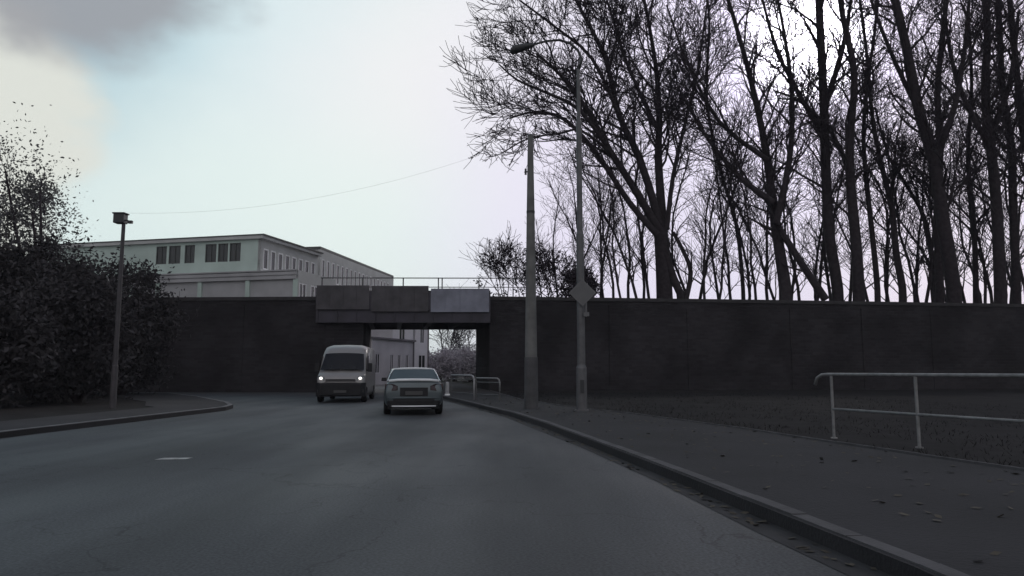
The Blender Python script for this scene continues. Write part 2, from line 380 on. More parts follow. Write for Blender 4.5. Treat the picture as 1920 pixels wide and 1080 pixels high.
def panel(px0, px1, py0, py1, m, lab, tilt=0):
    a = at(px0, py0, 45.6); e = at(px1, py1, 45.6)
    o = bpart('parapet_panel', m, lambda b: (b.box(a.x, e.x, 45.60, 45.655, e.z, a.z), b.box(a.x, e.x, 45.575, 45.597, e.z, e.z + .10),
        [b.box(a.x + (e.x - a.x) * k / 4 - .02, a.x + (e.x - a.x) * k / 4 + .02, 45.58, 45.597, e.z + .12, a.z - .03) for k in (1, 2, 3)]))
    o['label'] = lab
panel(594, 692, 535, 580, 'panel2', 'dull brown parapet panel at the left end')
panel(697, 803, 536, 584, 'panel2', 'dark parapet panel in the middle')
panel(808, 917, 541, 585, 'panel', 'lighter blue-grey parapet panel at the right end')
rz1 = at(800, 521, 46.3).z; rz2 = at(800, 538, 46.3).z
bpart('handrail', 'dark_metal', lambda b: (b.tube([(-12.2, 46.3, rz1), (1.3, 46.5, rz1)], .035, 6), b.tube([(-12.2, 46.3, rz2), (1.3, 46.5, rz2)], .028, 6)))
for px in (604, 680, 756, 822, 829, 898, 962):
    x = at(px, 530, 46.3).x
    bpart('railing_post', 'dark_metal', lambda b: b.box(x - .035, x + .035, 46.28, 46.36, 5.6, rz1 + .02))
# ------------------------------------------------------------------ facades
class Fr:                                    # a wall plane: origin, direction along it, outward normal
    def __init__(s, o, u): 
        s.o = Vector((o[0], o[1], 0)); s.u = Vector((u[0], u[1], 0)).normalized(); s.n = Vector((s.u.y, -s.u.x, 0))
    def box(s, b, u0, u1, z0, z1, d0, d1):
        q = lambda u, d, z: tuple(s.o + s.u * u + s.n * d + Vector((0, 0, z)))
        b.hexa([q(u0, d1, z0), q(u1, d1, z0), q(u1, d0, z0), q(u0, d0, z0), q(u0, d1, z1), q(u1, d1, z1), q(u1, d0, z1), q(u0, d0, z1)])
def facade(fr, L, z0, z1, rows, wallm, root, framem='white', t=.25, mull=1, fw=.09):
    wb = MB(); cz = z0
    for za, zb, ops in rows:
        fr.box(wb, 0, L, cz, za, -t, 0); cu = 0
        for u0, u1 in ops:
            if u0 > cu: fr.box(wb, cu, u0, za, zb, -t, 0)
            cu = u1
        fr.box(wb, cu, L, za, zb, -t, 0); cz = zb
    fr.box(wb, 0, L, cz, z1, -t, 0)
    wb.build('wall', wallm, root)
    for za, zb, ops in rows:
        for u0, u1 in ops:
            f = MB()
            for a, b_, c_, d in ((u0, u0 + fw, za, zb), (u1 - fw, u1, za, zb), (u0 + fw, u1 - fw, za, za + fw), (u0 + fw, u1 - fw, zb - fw, zb)):
                fr.box(f, a, b_, c_, d, -.14, -.03)
            for k in range(1, mull + 1):
                uc = u0 + (u1 - u0) * k / (mull + 1); fr.box(f, uc - .035, uc + .035, za + fw, zb - fw, -.13, -.04)
            fo = f.build('window', M[framem], root)
            g = MB(); fr.box(g, u0 + .02, u1 - .02, za + .02, zb - .02, -.11, -.09); g.build('pane', M['glass'], fo)
def inv(root):                               # parts were written in world coordinates: bring them under the root
    for ch in list(root.children):
        ch.location = -root.location
Rd = Vector((.246, 1)).normalized(); Ld = Vector((-1, .246)).normalized()
c1 = at(490, 440, 60); H1 = c1.z
fb = empty('factory_building', (c1.x, 60, 0))
tag(fb, 'flat-roofed grey-green factory block with white-framed window band, above the left wall', 'building')
LL = 23.5; RL = 9.6
# left facade: origin at its far left end so that the outward normal faces the street
oL = Vector((c1.x, 60)) + Ld * LL
fL = Fr(oL, -Ld)
def uL(px, D=61):                            # distance along the left facade of a photograph column
    k = (px - 960) / F; t = (c1.x - k * 60) / (k * Ld.y - Ld.x); return LL - t
zt = lambda py, D: at(960, py, D).z
ops = [(uL(a), uL(b)) for a, b in ((285, 305), (309, 331), (339, 358), (378, 399), (402, 421), (424, 445))]
ops = [(max(.5, a), b) for a, b in ops]
facade(fL, LL, 0, H1 - .35, [(zt(493, 61.5), zt(459, 61.5), ops)], M['fac'], fb, framem='trim', fw=.07)
fR = Fr((c1.x, 60), Rd)
wr = [(.45 + k * 1.13, .45 + k * 1.13 + .80) for k in range(8)]
facade(fR, RL, 0, H1 - .35, [(9.75, 11.55, wr)], M['fac2'], fb, mull=0, fw=.13)
b = MB(); fR.box(b, 0.1, RL, 9.5, 9.66, 0.0, .10); b.build('sill_band', M['white'], fb)
b = MB(); pts = [Vector((c1.x, 60)) + Vector((.25, -.35)), Vector((c1.x, 60)) + Rd * (RL + .2) + Vector((.3, 0)), oL + Rd * RL, oL - Ld * 0 + Vector((0, -.3))]
b.prism([tuple(p) for p in pts], H1 - .35, H1 - .08); b.build('roof', M['fac2'], fb)
b = MB(); b.prism([tuple(p + (p - Vector((c1.x - 10, 66))).normalized() * .12) for p in pts], H1 - .08, H1 + .02); b.build('roof_trim', M['trim'], fb)
b = MB(); b.prism([tuple(Vector((c1.x, 60)) + Rd * .3 + Ld * .3), tuple(Vector((c1.x, 60)) + Rd * (RL - .3) + Ld * .3), tuple(oL + Rd * (RL - .3) - Ld * .3), tuple(oL + Rd * .3 - Ld * .3)], 0, H1 - .4)
b.build('interior', M['fardark'], fb)
for u, w, h in ((5.0, 1.6, .55), (12.5, 1.1, .4)):
    b = MB(); fL.box(b, u, u + w, H1, H1 + h, -4, -2.6); b.build('roof_vent', M['fac3'], fb)
# lower podium storey in front
pc = at(556, 505, 57); HP = pc.z; oP = Vector((pc.x, 57)) + Ld * 28
fP = Fr(oP, -Ld); PL = 28
def uP(px): k = (px - 960) / F; t = (pc.x - k * 57) / (k * Ld.y - Ld.x); return PL - t
po = [(uP(a), uP(b)) for a, b in ((245, 288), (298, 366), (378, 455), (468, 545))]
wb = MB(); fP.box(wb, 0, PL, 0, HP - .75, -.3, -.08); wb.build('podium_panel', M['fac3'], fb)
wb = MB()
for px in (240, 292, 371, 461, 551): fP.box(wb, uP(px) - .18, uP(px) + .18, 0, HP - .75, -.08, .06)
wb.build('pier', M['fac'], fb)
wb = MB()
for k, (za, zb) in enumerate(((HP - .75, HP - .52), (HP - .40, HP - .16), (HP - .10, HP))): fP.box(wb, 0, PL, za, zb, -.3, .14 - .05 * (k == 1))
fP.box(wb, 0, PL, HP - .52, HP - .40, -.3, -.02); fP.box(wb, 0, PL, HP - .16, HP - .10, -.3, -.02)
wb.build('fascia_band', M['fac3'], fb)
fQ = Fr((pc.x, 57), Rd)
facade(fQ, 6.5, 0, HP - .02, [(HP - 2.5, HP - .95, [(.5, 1.7), (2.3, 3.6), (4.1, 5.4)])], M['fac2'], fb, fw=.14)
b = MB(); b.prism([tuple(Vector((pc.x, 57)) + Ld * .3 + Rd * .31), tuple(Vector((pc.x, 57)) + Rd * 6.4 + Ld * .3), tuple(oP + Rd * 6.4), tuple(oP + Rd * .31)], 0, HP - .1)
b.build('podium', M['fac3'], fb)
inv(fb)
# second, taller block behind
c2 = at(601, 462, 72); H2 = c2.z; e2 = at(738, 518, 94.7)
fb2 = empty('factory_building', (c2.x, 72, 0))
tag(fb2, 'taller rear factory block with long row of narrow windows running down to the bridge rail', 'building')
d2 = Vector((e2.x - c2.x, e2.y - 72)); L2 = d2.length; d2.normalize(); l2 = Vector((-d2.y, d2.x))
f2 = Fr((c2.x, 72), d2)
facade(f2, L2, 0, H2 - .3, [(H2 - 8.9, H2 - 7.4, [(1 + k * 1.25, 1.75 + k * 1.25) for k in range(17)]), (H2 - 3.35, H2 - 1.15, [(.5 + k * 1.25, 1.3 + k * 1.25) for k in range(17)])], M['fac2'], fb2, mull=0, fw=.13)
b = MB(); b.prism([(c2.x, 72), tuple(Vector((c2.x, 72)) + l2 * 9), tuple(Vector((c2.x, 72)) + l2 * 9 + d2 * L2), tuple(Vector((c2.x, 72)) + d2 * L2)], H2 - .3, H2)
b.build('roof', M['trim'], fb2)
b = MB(); q0 = Vector((c2.x, 72)) + l2 * .3
b.prism([tuple(q0), tuple(q0 + l2 * 8.5), tuple(q0 + l2 * 8.5 + d2 * L2), tuple(q0 + d2 * (L2 - .02))], 0, H2 - .32); b.build('end_wall', M['fac2'], fb2)
b = MB(); f2.box(b, .1, L2, H2 - 3.7, H2 - 3.55, 0, .1); b.build('sill_band', M['white'], fb2)
inv(fb2)

# houses seen through the underpass
def far_house(nm, px0, px1, D0, D1, H, m, label, rows, roof=None, depth=8):
    a = at(px0, 690, D0); e = at(px1, 690, D1)
    root = empty(nm, (a.x, a.y, 0)); tag(root, label, 'house')
    u = Vector((e.x - a.x, e.y - a.y)); L = u.length; u.normalize(); fr = Fr((a.x, a.y), u)
    facade(fr, L, 0, H, [(za, zb, [(L * p, L * q) for p, q in o]) for za, zb, o in rows], M[m], root, framem='far1', fw=.07, mull=1)
    b = MB(); fr.box(b, 0, L, 0, H - .03, -depth, -.26); b.build('wall', M[m], root)
    b = MB(); fr.box(b, -.2, L + .2, H, H + .18, -depth - .1, .2); b.build('roof', M['fardark'], root)
    b = MB(); fr.box(b, L - .15, L - .03, 0, H, 0, .12); b.build('downpipe', M['fardark'], root)
    inv(root); return root
far_house('town_house', 735, 803, 84, 88, 8.6, 'far1', 'tall pale house seen through the underpass with dark window slots', [(1.0, 3.2, [(.18, .34), (.52, .60), (.72, .92)]), (4.6, 6.6, [(.18, .34), (.55, .63), (.76, .88)])])
far_house('outbuilding', 697, 775, 70, 78, 4.4, 'far2', 'low grey outbuilding behind the van, in front of the tall pale house', [(1.1, 3.0, [(.08, .18), (.42, .50), (.60, .68), (.80, .88)])], depth=5)

# ------------------------------------------------------------------ bare trees
def rings_to_mesh(branches, nside):
    # branches: list of (points Nx3, radii N); grouped by N and skinned in one go
    groups = {}
    for p, r in branches: groups.setdefault(len(p), []).append((p, r))
    Vs, Fs, base = [], [], 0
    ang = np.arange(nside) * 2 * np.pi / nside
    for n, lst in groups.items():
        P = np.array([b[0] for b in lst]); Rr = np.array([b[1] for b in lst]); B = len(lst)
        T = np.empty_like(P); T[:, 1:-1] = P[:, 2:] - P[:, :-2]; T[:, 0] = P[:, 1] - P[:, 0]; T[:, -1] = P[:, -1] - P[:, -2]
        T /= np.linalg.norm(T, axis=2, keepdims=True) + 1e-9
        ref = np.zeros_like(T); mean = T.mean(axis=1, keepdims=True)
        ref[..., 0] = 1.0; flip = np.abs(mean[..., 0]) > .8; ref[np.broadcast_to(flip, ref.shape[:2])] = (0, 1, 0)
        A = np.cross(T, ref); A /= np.linalg.norm(A, axis=2, keepdims=True) + 1e-9
        Bn = np.cross(T, A)
        V = P[:, :, None, :] + (A[:, :, None, :] * np.cos(ang)[None, None, :, None] + Bn[:, :, None, :] * np.sin(ang)[None, None, :, None]) * Rr[:, :, None, None]
        idx = np.arange(B * n * nside).reshape(B, n, nside) + base
        nx = np.roll(idx, -1, axis=2)
        f = np.stack([idx[:, :-1], nx[:, :-1], nx[:, 1:], idx[:, 1:]], axis=-1).reshape(-1, 4)
        Vs.append(V.reshape(-1, 3)); Fs.append(f); base += B * n * nside
    return np.concatenate(Vs), np.concatenate(Fs)

class Tree:
    def __init__(s, seed, rmin=.024, spread=1.0, up=.25):
        s.r = random.Random(seed); s.thick = []; s.thin = []; s.rmin = rmin; s.spread = spread; s.up = up
    def put(s, pts, rad):
        (s.thick if rad[0] > .055 else s.thin).append((np.array([tuple(p) for p in pts]), np.array(rad)))
    def grow(s, p, d, L, r, lev):
        rr = s.r; n = 6 if lev > 1 else (5 if lev == 1 else 4); pts = [p.copy()]; rad = [r]; d = d.normalized(); step = L / (n - 1); q = p.copy()
        bend = Vector((rr.gauss(0, 1), rr.gauss(0, 1), rr.gauss(0, .6))) * .10
        for k in range(1, n):
            d = (d + bend + Vector((rr.gauss(0, .15), rr.gauss(0, .15), rr.gauss(0, .12) + s.up * .18))).normalized()
            q = q + d * step; pts.append(q.copy()); rad.append(max(s.rmin * .75, r * (1 - .62 * k / (n - 1))))
        s.put(pts, rad)
        if lev <= 0: return
        s.side(pts, rad, L, lev)
    def side(s, pts, rad, L, lev, dens=1.0, t0=.22):
        rr = s.r; cnt = max(2, int((3.5 + .85 * L) * dens + rr.random()))
        N_ = len(pts) - 1
        for i in range(cnt):
            t = t0 + (1 - t0) * (i + rr.random()) / cnt; f = min(t, .999) * N_; k = int(f); f -= k
            p = pts[k].lerp(pts[k+1], f); r = rad[k] * (1 - f) + rad[k+1] * f
            ax = (pts[k+1] - pts[k]).normalized()
            v = Vector((rr.gauss(0, 1), rr.gauss(0, 1), rr.gauss(0, .7))); v -= ax * v.dot(ax)
            if v.length < .01: continue
            v.normalize(); a = R(rr.uniform(15, 55)) * s.spread
            d = ax * math.cos(a) + v * math.sin(a); d.z += s.up * .5
            s.grow(p, d, L * rr.uniform(.38, .78) * (1.15 - .35 * t), max(s.rmin, min(.10, r * rr.uniform(.32, .56))), lev - 1)
    def limb(s, pix, D, rpx, lev=3, dens=1.0, t0=.3, dy=0, wob=0):
        rpx = (rpx[0] * .86, rpx[1] * .8)
        # a main stem that follows columns of the photograph at its true distance D, leaning dy metres in depth
        n = len(pix); P = []; Rr = []
        for k, (x, y) in enumerate(pix):
            P.append(at(x, y, D + dy * k / (n - 1)) + Vector((0, s.r.gauss(0, wob), 0)))
            Rr.append((rpx[0] + (rpx[1] - rpx[0]) * k / (n - 1)) * D / F)
        # smooth by Catmull-Rom
        Q = []; RQ = []
        for k in range(n - 1):
            p0, p1, p2, p3 = P[max(k-1, 0)], P[k], P[k+1], P[min(k+2, n-1)]
            for j in range(3):
                t = j / 3; Q.append(.5 * ((2 * p1) + (p2 - p0) * t + (2*p0 - 5*p1 + 4*p2 - p3) * t*t + (3*p1 - p0 - 3*p2 + p3) * t**3)); RQ.append(Rr[k] * (1-t) + Rr[k+1] * t)
        Q.append(P[-1]); RQ.append(Rr[-1])
        s.put(Q, RQ); L = sum((b - a).length for a, b in zip(Q[:-1], Q[1:]))
        s.side(Q, RQ, min(L * .55, 7.5), lev, dens * (1.0 + L * .05), t0)
        return Q
    def build(s, name, root_loc, label, group=None, cat='tree'):
        root = empty(name, root_loc); off = np.array(tuple(root_loc))
        if s.thick:
            V, Fq = rings_to_mesh(s.thick, 7); raw_mesh('trunk', V - off, Fq, M['bark'], root, True)
        if s.thin:
            V, Fq = rings_to_mesh(s.thin, 3); raw_mesh('crown', V - off, Fq, M['twig'], root, True)
        tag(root, label, cat, group); return root

PZ = WH - .12
GRP = 'bare trees on the railway bank'
def base(px, D): p = at(px, 560, D); return Vector((p.x, D, PZ))
def bpx(px, D): # photograph row of the bank top at distance D
    return 695 - (PZ - 1.35) * F / D + 8

# the big multi-stemmed tree beside the lamp
t = Tree(1, .025); D = 53
t.limb([(1246, 575), (1243, 500), (1238, 430)], D, (19, 17), 1, .15)
t.limb([(1285, 572), (1262, 520), (1246, 470)], D - .3, (9, 9), 1, .15)
t.limb([(1240, 440), (1190, 355), (1145, 285), (1100, 205), (1050, 140), (1005, 100)], D, (10, 2.5), 3, 1.5, .2, -3)
t.limb([(1145, 285), (1085, 205), (1020, 172), (970, 150), (935, 120)], D - 1.5, (5, 1.6), 3, 1.0, .1, -2)
t.limb([(1232, 440), (1180, 380), (1120, 290), (1060, 225), (1005, 210), (955, 222)], D - 1, (8, 1.8), 3, 1.0, .25, -1)
t.limb([(1240, 430), (1200, 300), (1160, 215), (1135, 110), (1090, 20), (1050, -60)], D + .5, (10, 2.5), 3, 1.6, .2, 1)
t.limb([(1160, 215), (1110, 110), (1040, 50), (960, -10)], D, (5, 1.8), 3, 1.2, .1, -1)
t.limb([(1243, 430), (1234, 300), (1236, 210), (1226, 100), (1200, -40)], D + .8, (11, 3), 3, 1.5, .2, 2)
t.limb([(1250, 430), (1262, 330), (1285, 230), (1310, 120), (1330, -30)], D, (6, 2), 3, 1.2, .2, 2)
t.limb([(1236, 250), (1180, 130), (1150, 40), (1120, -60)], D + 1, (5, 2), 3, 1.1, .1, 1)
t.limb([(1284, 570), (1295, 510), (1278, 465), (1262, 435)], D - .5, (6, 4), 2, .5)
t.limb([(1150, 290), (1090, 245), (1050, 250), (990, 260), (945, 285)], D - 2, (3.5, 1.4), 3, .8, .15, -1)
t.build('bare_tree', base(1246, D), 'huge bare tree with many stems fanning left over the street lamp', GRP)
# the single trunks to the right
def straight(seed, px, D, pts, r, label, lev=3, dens=1.5, extra=(), t0=.3, rmin=.023):
    t = Tree(seed, rmin, up=.3)
    dens *= .62 if px > 1490 else .85
    t.limb([(pts[0][0], bpx(px, D) + 6)] + pts, D, r, lev, dens, t0, random.Random(seed).uniform(-2, 2))
    for e in extra: t.limb(e[0], D, e[1], e[2], e[3] * (.65 if px > 1490 else .9), e[4] if len(e) > 4 else .3)
    return t.build('bare_tree', base(px, D), label, GRP)
straight(2, 1475, 52.5, [(1472, 540), (1460, 460), (1448, 370), (1430, 250), (1400, 120), (1360, -20)], (16, 4),
    'bare tree leaning left, its trunk forking over a slanting side stem', 3, 1.6,
    [([(1450, 380), (1385, 330), (1320, 250), (1270, 160)], (8, 2), 3, 1.1, .15), ([(1455, 420), (1480, 300), (1485, 180), (1470, 60), (1450, -40)], (8, 2.5), 3, 1.3, .15),
     ([(1548, 562), (1510, 505), (1480, 458), (1462, 430)], (9, 7), 2, .3), ([(1440, 300), (1350, 230), (1290, 120), (1250, 10)], (6, 2), 3, 1.2, .1)])
straight(3, 1574, 54, [(1570, 540), (1555, 440), (1549, 330), (1546, 230), (1541, 120), (1535, 0), (1530, -60)], (13, 8),
    'thick bare trunk rising straight beside the pale sun glare', 3, 1.5, [([(1548, 260), (1500, 180), (1455, 90), (1425, -20)], (7, 2.5), 3, 1.2, .15), ([(1546, 200), (1580, 90), (1600, -30)], (8, 3), 3, 1.0, .15)])
straight(4, 1613, 53, [(1610, 540), (1604, 444), (1594, 333), (1594, 250), (1602, 139), (1580, 30), (1570, -50)], (14, 5),
    'bare trunk with a slight kink halfway, just right of the sun-lit gap', 3, 1.3, [([(1596, 330), (1560, 250), (1500, 190), (1450, 170)], (6, 2), 3, 1.0, .15)])
straight(5, 1647, 56, [(1645, 540), (1636, 444), (1624, 333), (1619, 250), (1627, 150), (1640, 60), (1650, -50)], (7, 3), 'slim bare tree, third of the upright trunks right of the slanting stem', 3, 1.3)
straight(6, 1694, 55, [(1692, 540), (1680, 472), (1672, 389), (1652, 306), (1636, 222), (1625, 100), (1610, -20)], (9, 3), 'bare tree curving up to the left in the middle of the right-hand group', 3, 1.3)
straight(7, 1758, 58, [(1755, 540), (1736, 417), (1695, 340), (1665, 290), (1640, 200)], (6, 2), 'thin bare tree bowed left beneath the large twin trunks', 3, 1.2)
straight(8, 1791, 51.6, [(1788, 540), (1769, 417), (1752, 306), (1724, 211), (1702, 100), (1674, -20)], (17, 9),
    'biggest bare trunk at the right, leaning left as it rises', 3, 1.6, [([(1752, 306), (1790, 200), (1810, 80), (1820, -40)], (8, 3), 3, 1.3, .1), ([(1724, 211), (1680, 120), (1640, 20), (1620, -50)], (6, 2.5), 3, 1.1, .1)])
straight(9, 1763, 53.5, [(1762, 540), (1758, 389), (1763, 278), (1758, 167), (1769, 55), (1780, -50)], (10, 5), 'upright bare trunk close behind the biggest leaning one', 3, 1.4)
straight(10, 1877, 52.5, [(1876, 540), (1869, 389), (1858, 278), (1847, 167), (1852, 55), (1840, -60)], (14, 7),
    'heavy dark bare trunk near the right edge of the picture', 3, 1.6, [([(1858, 278), (1810, 190), (1780, 90), (1770, -20)], (7, 2.5), 3, 1.2, .1), ([(1855, 260), (1895, 150), (1910, 20)], (8, 3), 3, 1.2, .1)])
straight(11, 1908, 54, [(1906, 540), (1899, 361), (1897, 278), (1880, 167), (1872, 0), (1870, -60)], (10, 6), 'rightmost bare tree whose trunk stands inside the picture edge', 3, 1.5)
straight(12, 1960, 53, [(1955, 540), (1945, 361), (1920, 250), (1905, 120), (1890, -40)], (13, 6), 'bare tree rooted outside the picture, its boughs filling the top right corner', 3, 1.8)
straight(13, 1395, 60, [(1393, 540), (1380, 420), (1345, 300), (1325, 180), (1330, 40), (1320, -40)], (5, 2.5), 'slender bare tree standing between the lamp-side giant and the forked leaning tree', 3, 1.6)
straight(14, 1828, 57, [(1830, 540), (1826, 420), (1815, 300), (1822, 160), (1815, 20)], (7, 3), 'mid-sized bare tree between the biggest trunk and the heavy one near the edge', 3, 1.5)
# thin saplings: four shapes, copied
def copy_tree(o, parent=None):
    c_ = o.copy(); C.objects.link(c_); c_.parent = parent
    for ch in o.children: copy_tree(ch, c_)
    return c_
protos = []
SAP = 'slender bare sapling on the railway bank left of the giant multi-stemmed tree'
SAP2 = 'slender bare sapling on the bank between the giant tree and the forked leaning tree'
SAP3 = 'slender bare sapling among the crowded thick trunks at the right of the bank'
SG = 'slender saplings on the railway bank'
rs = random.Random(21)
spots = [(1112, 50.5, .62), (1133, 51.5, .7), (1150, 52, .8), (1166, 50.8, .7), (1178, 53.5, .9), (1197, 51.2, .85), (1206, 55, .9), (1322, 56, .9), (1345, 54, .8),
         (1372, 58, 1), (1418, 56, .9), (1440, 60, 1.1), (1500, 57, 1), (1525, 60, 1.1), (1590, 60, 1.15), (1632, 62, 1.1), (1668, 58, 1.1), (1715, 60, 1.1), (1732, 55, 1), (1750, 62, 1.1),
         (1812, 60, 1.05), (1845, 56, .95), (1860, 62, 1.1), (1892, 58, 1.1), (1925, 57, 1), (1306, 60, 1.1), (1725, 65, 1.2), (1660, 66, 1.2), (1560, 66, 1.25), (1480, 66, 1.15), (1785, 66, 1.2), (1880, 67, 1.2), (1840, 69, 1.2), (1018, 51.5, .42), (1048, 52, .6), (1072, 51, .62), (1092, 53, .75), (1125, 57, .9), (1220, 58, 1.0), (1275, 62, 1.05), (1300, 67, 1.15), (1535, 70, 1.25), (1905, 66, 1.2), (1775, 71, 1.25), (1585, 73, 1.3), (1460, 72, 1.2),
         (1400, 68, 1.2), (1350, 70, 1.2), (1620, 71, 1.25), (1700, 72, 1.3)]
for i, (px, D, sc) in enumerate(spots):
    if i < 5:
        t = Tree(40 + i, .020, up=.25, spread=1.0); q = Vector((0, 0, -.1)); d = Vector((rs.uniform(-.12, .05), 0, 1)); P = [q.copy()]; Rr = [.13]
        for k in range(7):
            d = (d + Vector((rs.gauss(-.04, .13), rs.gauss(0, .13), .06))).normalized(); q = q + d * 2.1; P.append(q.copy()); Rr.append(.13 * (1 - .8 * (k + 1) / 8))
        t.put(P, Rr); t.side(P, Rr, 5.0, 2, 3.2, .1)
        b_ = base(px, D); o = t.build('sapling', Vector((0, 0, 0)), SAP, SG); o.location = b_; protos.append(o)
    else:
        o = copy_tree(protos[i % 5]); o.location = base(px, D)
    o['label'] = SAP if px < 1240 else (SAP2 if px < 1465 else SAP3)
    o.scale = (sc, sc, sc); o.rotation_euler = (0, 0, rs.uniform(0, 6.28) if i >= 5 else 0)

# leaf clouds
def leaves(n, cen, rad, size, rnd, clumps=40, flat=1.0, hollow=.5):
    g = np.random.default_rng(rnd)
    cc = g.normal(size=(clumps, 3)); cc /= np.linalg.norm(cc, axis=1, keepdims=True)
    cc *= (hollow + (1 - hollow) * g.random((clumps, 1)) ** .5); cc = cc * np.array(rad) + np.array(cen)
    which = g.integers(0, clumps, n); cr = np.array(rad).mean() * .30 * (0.6 + .8 * g.random(clumps))
    P = cc[which] + g.normal(size=(n, 3)) * cr[which][:, None] * .55
    P = P[P[:, 2] > .05]; n = len(P)
    a = g.normal(size=(n, 3)); a /= np.linalg.norm(a, axis=1, keepdims=True)
    b = np.cross(a, g.normal(size=(n, 3))); b /= np.linalg.norm(b, axis=1, keepdims=True)
    s_ = size * (.6 + .8 * g.random((n, 1))); a *= s_; b *= s_ * .6
    V = np.stack([P - a, P - b * .8, P + a, P + b * .8], axis=1).reshape(-1, 3)
    return V, np.arange(len(V)).reshape(-1, 4)
def shrub(name, loc, w, d, h, n, size, m, label, cat='shrub', group=None, seed=0, trunk=True, clumps=45, zc=.48, hollow=.4):
    root = empty(name, loc); tag(root, label, cat, group)
    V, Fq = leaves(n, (0, 0, h * zc), (w / 2, d / 2, h * .46), size, seed, clumps, hollow=hollow)
    raw_mesh('foliage' if cat == 'shrub' else 'crown', V, Fq, M[m], root)
    if trunk:
        t = Tree(seed + 500, .012, up=.2, spread=1.1)
        for k in range(4):
            t.grow(Vector((random.Random(seed + k).uniform(-.3, .3), 0, -.05)), Vector((random.Random(seed * 3 + k).uniform(-.5, .5), random.Random(seed * 7 + k).uniform(-.4, .4), 1)), h * (.45 if h > 10 else .55), .03 + h * .012, 2)
        V, Fq = rings_to_mesh(t.thick + t.thin, 4); raw_mesh('stem' if cat == 'shrub' else 'trunk', V, Fq, M['bark'], root, True)
    return root
# small-leaved bush beside the bridge rail
for k, (px, D, w, h, n, lab) in enumerate([(965, 49.5, 5.2, 4.2, 900, 'thin leafy bush on the bank just right of the bridge rail'),
                                            (1040, 50.5, 4.4, 4.0, 1200, 'darker thorny bush behind the two poles on the bank'),
                                            (1088, 49.8, 2.6, 2.3, 2600, 'low dark bush right behind the diamond sign')]):
    b_ = base(px, D); root = empty('shrub', b_); tag(root, lab, 'shrub', 'bushes on the bank near the bridge')
    t = Tree(80 + k, .018, up=.25)
    for q in range(9):
        t.grow(Vector((random.Random(k * 9 + q).uniform(-w * .25, w * .25), 0, -.05)), Vector((random.Random(q + k).uniform(-.6, .6), random.Random(q * 5 + k).uniform(-.4, .4), 1)), h * .8, .04, 2 + (q % 3 == 0))
    V, Fq = rings_to_mesh(t.thick + t.thin, 3); raw_mesh('branches', V, Fq, M['twig'], root)
    V, Fq = leaves(n, (0, 0, h * .5), (w / 2, 1.3, h * .5), .10, 60 + k, 40); raw_mesh('foliage', V, Fq, M['twig'], root)

# dark evergreens on the left corner
EG = 'evergreens on the left corner'
for k, (x, y, w, d, h, n, lab) in enumerate([
    (-27.5, 34.5, 9, 6, 8.3, 15000, 'broad dark evergreen bush at the left picture edge'),
    (-20.9, 32.5, 6.0, 5, 7.1, 15000, 'dark rounded evergreen directly behind the left lamp post'),
    (-17.3, 29.0, 4.0, 4.0, 5.7, 11000, 'dark evergreen nearest the street corner, right of the left lamp post'),
    (-18.4, 24.2, 5.6, 4, 4.4, 9000, 'low dark evergreen in front, left of the lamp post foot'),
    (-20.3, 38.0, 4.6, 4.5, 7.2, 10000, 'dark evergreen at the back, reaching toward the brick wall'),
    (-25.0, 26.5, 8, 5, 6.3, 13000, 'wide dark evergreen in the foreground of the left edge')]):
    shrub('evergreen', (x, y, .1), w, d, h, int(n * 2.2), .10, 'leaf', lab, 'shrub', EG, 100 + k, clumps=70, hollow=.25)
# taller half-leafy tree above them
shrub('leafy_tree', (-32.2, 44, .1), 9.4, 8, 14.6, 20000, .105, 'leaf2', 'tall tree with dull leaves at the left edge above the evergreens', 'tree', None, 300, clumps=34, zc=.62, hollow=.35)
t = Tree(301, .022, up=.2)
for k, (px, py) in enumerate(((60, 400), (75, 350), (10, 320))):
    t.limb([(60 + 12 * k, 560), ((60 + px) / 2 + 10, 500), (px, py)], 42, (6, 2), 2, .9, .2)
t.build('bare_tree', at(60, 700, 42) * 1.0 - Vector((0, 0, at(60, 700, 42).z)), 'twiggy half-bare tree behind the left evergreens')
# thicket and trees beyond the underpass
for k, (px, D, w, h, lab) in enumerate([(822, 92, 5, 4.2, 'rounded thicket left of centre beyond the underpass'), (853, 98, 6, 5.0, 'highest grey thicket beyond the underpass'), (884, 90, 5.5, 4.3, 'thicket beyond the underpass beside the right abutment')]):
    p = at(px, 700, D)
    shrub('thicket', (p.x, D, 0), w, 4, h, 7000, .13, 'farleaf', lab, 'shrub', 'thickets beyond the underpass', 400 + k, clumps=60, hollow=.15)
for k, (px, D, hp, lab) in enumerate([(815, 112, 628, 'thin far tree beside the tall pale house'), (840, 118, 600, 'thin far tree in the centre of the underpass'), (872, 110, 622, 'bushy far tree at the right of the underpass')]):
    p = at(px, 700, D); t = Tree(420 + k, .03, up=.2); h = at(px, hp, D).z
    t.grow(Vector((0, 0, 0)), Vector((.05, 0, 1)), h, .14, 3)
    o = t.build('far_tree', Vector((0, 0, 0)), lab, 'trees beyond the underpass'); o.location = (p.x, D, 0)

